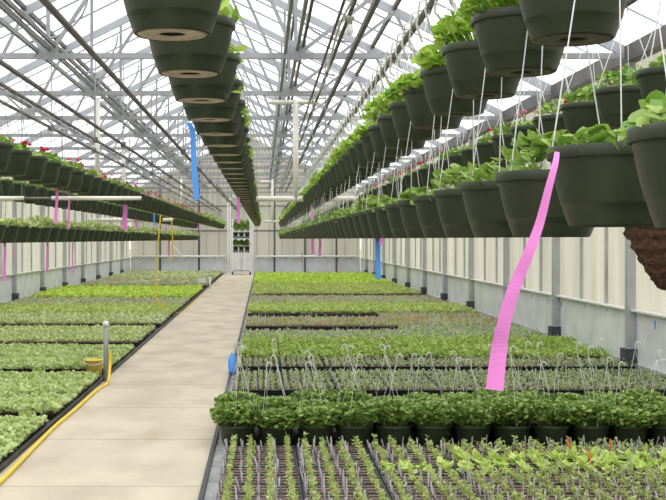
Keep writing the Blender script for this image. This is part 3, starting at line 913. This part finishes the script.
# the far beds: too many trays to count, one bed of each crop
def bed(x0, x1, y0, y1, m, hgt, size, label, sx=.075, L=4, tagd=0.0, left=False, fleck=0.0, gap=True, ragged=0.0):
    nb = NB()
    ys = np.arange(y0 + .14, y1 - .1, .272); xs = np.arange(x0 + .27, x1 - .2, .532)
    X, Y = np.meshgrid(xs, ys); X, Y = X.ravel(), Y.ravel()
    if left:
        k = X + .27 > -.2287 * (Y + .2) - 1.6; X, Y = X[k], Y[k]
    if ragged:
        k = ~((Y > y1 - 1.15) & (X < x0 + ragged)); X, Y = X[k], Y[k]
    nb.add(boxes(np.column_stack([X, Y, np.full(len(X), TH / 2)]), (TW, TD, TH)), 0)
    V, Q = boxes(np.column_stack([X, Y, np.full(len(X), TH)]), (TW - .03, TD - .03, .004)); nb.add((V, Q), 1)
    # seedlings in lines inside each tray
    nx = max(4, round(TW / sx)); ny = max(2, round(TD / sx))
    gx = (np.arange(nx) - (nx - 1) / 2) * TW / nx; gy = (np.arange(ny) - (ny - 1) / 2) * TD / ny
    GX, GY = np.meshgrid(gx, gy)
    PX = (X[:, None] + GX.ravel()[None]).ravel(); PY = (Y[:, None] + GY.ravel()[None]).ravel()
    n = len(PX); PX = PX + rng.normal(0, .010, n); PY = PY + rng.normal(0, .012, n)
    z = TH + hgt * rng.uniform(.2, 1.0, (n, L))
    C = np.stack([np.repeat(PX, L), np.repeat(PY, L), z.ravel()], 1)
    yaw = (np.arange(L) * 2.4)[None] + rng.uniform(0, 6.28, (n, 1)); pitch = rng.normal(.3, .35, n * L)
    nb.add(leaves(C, yaw.ravel(), pitch, size * rng.uniform(.7, 1.25, n * L), LEAF_V, 1.0, rng.normal(0, .3, n * L)), 2)
    if tagd:
        k = rng.uniform(0, 1, n) < tagd
        A = np.column_stack([PX[k] + .03, PY[k], np.full(k.sum(), TH)]); B = A + np.column_stack([rng.normal(0, .015, k.sum()), rng.normal(0, .015, k.sum()), rng.uniform(.08, .13, k.sum())])
        nb.add(stalks(A, B, .012), 3)
    if fleck:
        k = rng.uniform(0, 1, n) < fleck
        P = np.column_stack([PX[k], PY[k], np.full(k.sum(), TH + hgt + .01)])
        nb.add(leaves(P, rng.uniform(0, 6, k.sum()), rng.uniform(-.2, .6, k.sum()), size, ROUND_V), 4)
    o = link('seedling_bed', nb.mesh('seedling_bed', [M['black'], M['soil2'], M[m], M['tag'], M['lf_flower']]))
    return tag(o, label, 'seedling bed', None, 'stuff')
x0, x1 = -.32, XR + .04
bed(x0, x1, 17.75, 20.3, 'lf_sage', .06, .05, 'sage green tagged seedlings behind the bright green block', tagd=.16, ragged=2.9)
bed(x0, x1, 20.65, 23.7, 'lf_olive', .05, .045, 'brownish seedlings in the second crop behind the bright block', tagd=.12, ragged=2.6)
bed(x0, x1, 24.1, 27.0, 'lf_far', .08, .065, 'fresh green seedlings beyond the brownish crop')
bed(x0, x1, 27.2, 31.0, 'lf_grey', .045, .055, 'grey green seedlings in the middle of the bed by the potted plants', sx=.085, tagd=.06)
bed(x0, x1, 32.5, 39.0, 'lf_far', .07, .075, 'long stretch of green seedlings in the far part of the potted plant bed', sx=.10)
bed(x0, x1, 39.3, 50.2, 'lf_bright', .09, .10, 'brightest lime seedlings at the far end of the potted plant bed', sx=.12)
lx0, lx1 = XL + .15, -1.86
bed(lx0, lx1, 17.45, 20.3, 'lf_pale', .05, .055, 'pale seedlings just beyond the numbered blocks on the bucket side', left=True)
bed(lx0, lx1, 21.2, 23.8, 'lf_pale', .05, .055, 'pale seedlings flecked white on the bucket side', left=True, fleck=.10)
bed(lx0, lx1, 24.0, 26.7, 'lf_far', .06, .065, 'yellow green seedlings on the bucket side', left=True, sx=.085)
bed(lx0, lx1, 26.9, 30.0, 'lf_grey', .05, .055, 'dull grey green seedlings before the lime strip on the bucket side', left=True, sx=.085)
bed(lx0, lx1, 30.3, 36.0, 'lf_bright', .10, .095, 'bright lime strip of seedlings on the bucket side', left=True, sx=.11)
bed(lx0, lx1, 38.6, 44.0, 'lf_grey', .07, .075, 'grey green seedlings beyond the lime strip on the bucket side', left=True, sx=.11, fleck=.1)
bed(lx0, lx1, 45.0, 53.5, 'lf_pale', .07, .085, 'farthest pale seedlings by the end wall on the bucket side', left=True, sx=.12, fleck=.12)

# ================================================================= potted plants on the floor
def tall_hanger(seed):
    r = np.random.default_rng(seed); g = MB(); top = r.uniform(.64, .78) ; lean = r.normal(0, .03, 2)
    for k in range(2):
        a = r.uniform(0, 3) + PI * k; rx, ry = .1465 * math.cos(a), .1465 * math.sin(a)
        g.tube([(rx, ry, PH - .02), (rx, ry, PH + .01), (rx * .35 + lean[0] * .6, ry * .35 + lean[1] * .6, (top + PH) * .58), (lean[0], lean[1], top - .06)], .0015, 5)
    s = 1 if r.uniform() < .7 else -1
    g.tube([(lean[0], lean[1], top - .07)] + [(lean[0] + s * .022 * (1 - math.cos(t)), lean[1], top - .02 + .028 * math.sin(t)) for t in np.linspace(0, PI * 1.05, 8)], .0042, 6)
    return g.mesh('hanger', M['string'], True)
THANG = [tall_hanger(s) for s in range(6)]
GF = [foliage(700, .205, .18, .034, M['lf_dark'], 40 + s, droop=.02, dome=.45) for s in range(4)]
for r_ in range(3):
    for c_ in range(12 if r_ == 0 else 13):
        x = -.205 + c_ * .309 + (.0 if r_ != 1 else .01); y = 9.06 + r_ * .345
        lab = f'leafy potted plant on the floor, {nth(c_ + 1)} from path, {("front", "middle", "back")[r_]} row'
        t = thing('potted_plant', (x, y, 0), lab, 'potted plant', 'potted plants standing on the bed floor', rz=random.uniform(-.5, .5))
        link('pot', POT, t)
        f = link('foliage', random.choice(GF), t); f.rotation_euler.z = random.uniform(0, 6.28); f.scale = (1, 1, random.uniform(.85, 1.15))
        link('hanger', random.choice(THANG), t)

# ================================================================= odds and ends
# standpipe with bucket and hose
t = thing('standpipe', (-1.79, 13.1, 0), 'grey metal standpipe at the path edge beside the yellow bucket', 'standpipe')
g = MB(); g.tube([(0, 0, 0), (0, 0, .66)], .028, 14); g.build('pipe', M['steel'], t, True)
g = MB(); g.lathe([(.001, .70), (.025, .695), (.036, .675), (.036, .64), (.028, .64)], 14); g.build('cap', M['white'], t, True)
t = thing('bucket', (-1.985, 13.52, .0), 'yellow plastic bucket standing beside the grey standpipe', 'bucket')
g = MB(); g.lathe([(.001, 0), (.075, 0), (.085, .01), (.108, .20), (.116, .203), (.116, .215), (.104, .215), (.08, .012), (.001, .012)], 28); g.build('body', M['bucket'], t, True)
g = MB(); g.tube([(.114 * math.cos(a), -.114 * math.sin(a), .207 - .05 * math.sin(a)) for a in np.linspace(0, PI, 12)], .004, 6); g.build('handle', M['white'], t, True)

def smooth(P, k=6):
    P = [np.array(p, float) for p in P]; Q = []
    for i in range(len(P) - 1):
        p0, p1, p2, p3 = P[max(i - 1, 0)], P[i], P[i + 1], P[min(i + 2, len(P) - 1)]
        for s_ in np.linspace(0, 1, k, endpoint=False):
            Q.append(.5 * ((2 * p1) + (-p0 + p2) * s_ + (2 * p0 - 5 * p1 + 4 * p2 - p3) * s_ ** 2 + (-p0 + 3 * p1 - 3 * p2 + p3) * s_ ** 3))
    return Q + [P[-1]]
g = MB(); g.tube(smooth([(-1.735, 13.08, .36), (-1.735, 13.04, .2), (-1.73, 12.8, .03), (-1.77, 12.2, .022), (-1.77, 11.0, .022), (-1.785, 9.8, .022), (-1.76, 8.6, .022), (-1.74, 7.6, .022), (-1.75, 6.6, .022)]), .017, 8)
tag(g.build('garden_hose', M['yellow'], None, True), 'yellow hose lying along the path edge from the standpipe to the front', 'hose')
g = MB(); g.tube(smooth([at(160.5, 214, 25), at(160, 222, 25), at(157.5, 250, 25), at(155.5, 280, 25), at(156, 297, 25), at(162, 306, 25), at(172, 312, 25), (-1.80, 25.2, .02), (-1.75, 26.5, .02), (-1.77, 29, .02), (-1.75, 33, .02)]), .016, 8)
tag(g.build('garden_hose', M['yellow'], None, True), 'yellow hose hanging in a loop down to the path edge', 'hose')
g = MB(); g.tube(smooth([at(170, 215, 29.3), at(172, 225, 29.3), at(172.5, 240, 29.3), at(173, 262, 29.3)]), .016, 8)
tag(g.build('garden_hose', M['yellow'], None, True), 'short yellow hose hanging straight behind the looped one', 'hose')

# blue crumpled bag at the bed edge
g = MB(); rr = np.random.default_rng(5)
n = 14; prof = [(.001, 0), (.045, .0), (.06, .04), (.055, .10), (.05, .16), (.035, .20), (.02, .235), (.001, .24)]
g.lathe(prof, n)
g.v = [(v[0] * .9 + rr.normal(0, .006), v[1] * 1.5 + rr.normal(0, .01), v[2] + rr.normal(0, .006)) for v in g.v]
o = g.build('plastic_bag', M['blue'], None, True); o.location = (-.37, 13.75, .02)
tag(o, 'crumpled blue plastic bag at the path edge behind the potted plants', 'bag')

# little sign board and stake in the far bucket-side bed
t = thing('sign_board', (-1.98, 37.2, 0), 'small blank white board on a stake in the far bed', 'sign')
g = MB(); g.box((0, 0, .16), (.03, .03, .32)); g.build('stake', M['steel'], t)
g = MB(); g.box((0, -.02, .30), (.24, .012, .16)); g.build('board', M['white'], t)
t = thing('standpipe', (-1.72, 37.3, 0), 'slim white standpipe at the path edge far down the house', 'standpipe')
g = MB(); g.tube([(0, 0, 0), (0, 0, .42)], .03, 10); g.build('pipe', M['white'], t, True)
g = MB(); g.tube([(0, 0, .42), (0, 0, .46)], .04, 10); g.build('cap', M['steel'], t, True)

# plant cart at the end of the path
CY = 52.2
t = thing('plant_cart', (-.98, CY, 0), 'tall white metal plant cart with shelves in front of the door', 'cart')
for sx in (-1, 1):
    for sy in (-1, 1):
        g = MB(); g.box((sx * .40, sy * .25, 1.35), (.045, .045, 2.4)); g.build('upright', M['white'], t)
        g = MB(); g.tube([(sx * .40 - .03, sy * .25, .075), (sx * .40 + .03, sy * .25, .075)], .075, 14); cs = g.build('caster', M['black'], t, True)
        g = MB(); g.box((sx * .40, sy * .25, .135), (.06, .07, .05)); g.build('caster_fork', M['steel'], cs)
for z, m in ((.20, 'steel'), (1.10, 'darksteel'), (1.74, 'darksteel')):
    g = MB(); g.box((0, 0, z - (.03 if m == 'darksteel' else 0)), (.80, .52, .10 if m == 'darksteel' else .04)); g.build('shelf', M[m], t)
for x in (-.13, .13):
    g = MB(); g.box((x, -.26, .65), (.03, .02, .88)); g.build('brace', M['white'], t)
CF = [foliage(150, .20, .34, .09, M['lf_dark'], 70 + s) for s in range(2)] + [foliage(110, .19, .62, .11, M['lf_mid'], 75)]
for sh, z in (('middle', 1.12), ('top', 1.76)):
    for i, x in enumerate((-.26, 0, .26)):
        q = thing('potted_plant', (x * 1.0 - .98 + (.0), CY, z), f'potted plant on the {sh} shelf of the plant cart, {("bucket", "middle", "wall")[i]} side one', 'potted plant', 'potted plants on the cart')
        link('pot', POT, q); f = link('foliage', CF[2] if (sh == 'top') else CF[i % 2], q)
        q.scale = (.86, .86, 1)
# gable brace leaning by the end wall
g = MB(); g.bar((-4.9, YB - .25, 2.0), (-3.75, YB - .25, .75), .07, .07)
struct(g.build('wall_brace', M['white']), 'slanting white brace on the end wall by the bucket side', 'brace')

# ================================================================= light, camera, view
w = bpy.data.worlds.new('overcast'); SC.world = w; w.use_nodes = True
bg = w.node_tree.nodes['Background']
wn = w.node_tree                                       # overcast sky: the zenith is brighter than the horizon
tc = wn.nodes.new('ShaderNodeTexCoord'); sx = wn.nodes.new('ShaderNodeSeparateXYZ'); mr = wn.nodes.new('ShaderNodeMapRange')
mr.inputs['From Min'].default_value = 0; mr.inputs['From Max'].default_value = 1
mr.inputs['To Min'].default_value = .66; mr.inputs['To Max'].default_value = 1.75
wn.links.new(tc.outputs['Generated'], sx.inputs[0]); wn.links.new(sx.outputs['Z'], mr.inputs['Value']); wn.links.new(mr.outputs['Result'], bg.inputs['Strength'])
bg.inputs['Color'].default_value = (.975, .985, 1.0, 1)

cam = bpy.data.cameras.new('camera'); co = bpy.data.objects.new('camera', cam); COL.objects.link(co)
co.location = (0, 0, H); co.rotation_euler = (PI / 2, 0, 0)
cam.sensor_fit = 'HORIZONTAL'; cam.sensor_width = 36
cam.lens = 36 * F / 666
cam.shift_x = (333 - 263) / 666
cam.shift_y = -(250 - 239) / 666
cam.clip_end = 500; cam.clip_start = .05
SC.camera = co
SC.view_settings.view_transform = 'Standard'; SC.view_settings.look = 'None'
SC.view_settings.gamma = 1; SC.view_settings.use_curve_mapping = False
SC.view_settings.exposure = 0.80
SC.cycles.use_denoising = True
SC.cycles.max_bounces = 10; SC.cycles.diffuse_bounces = 5; SC.cycles.transparent_max_bounces = 24
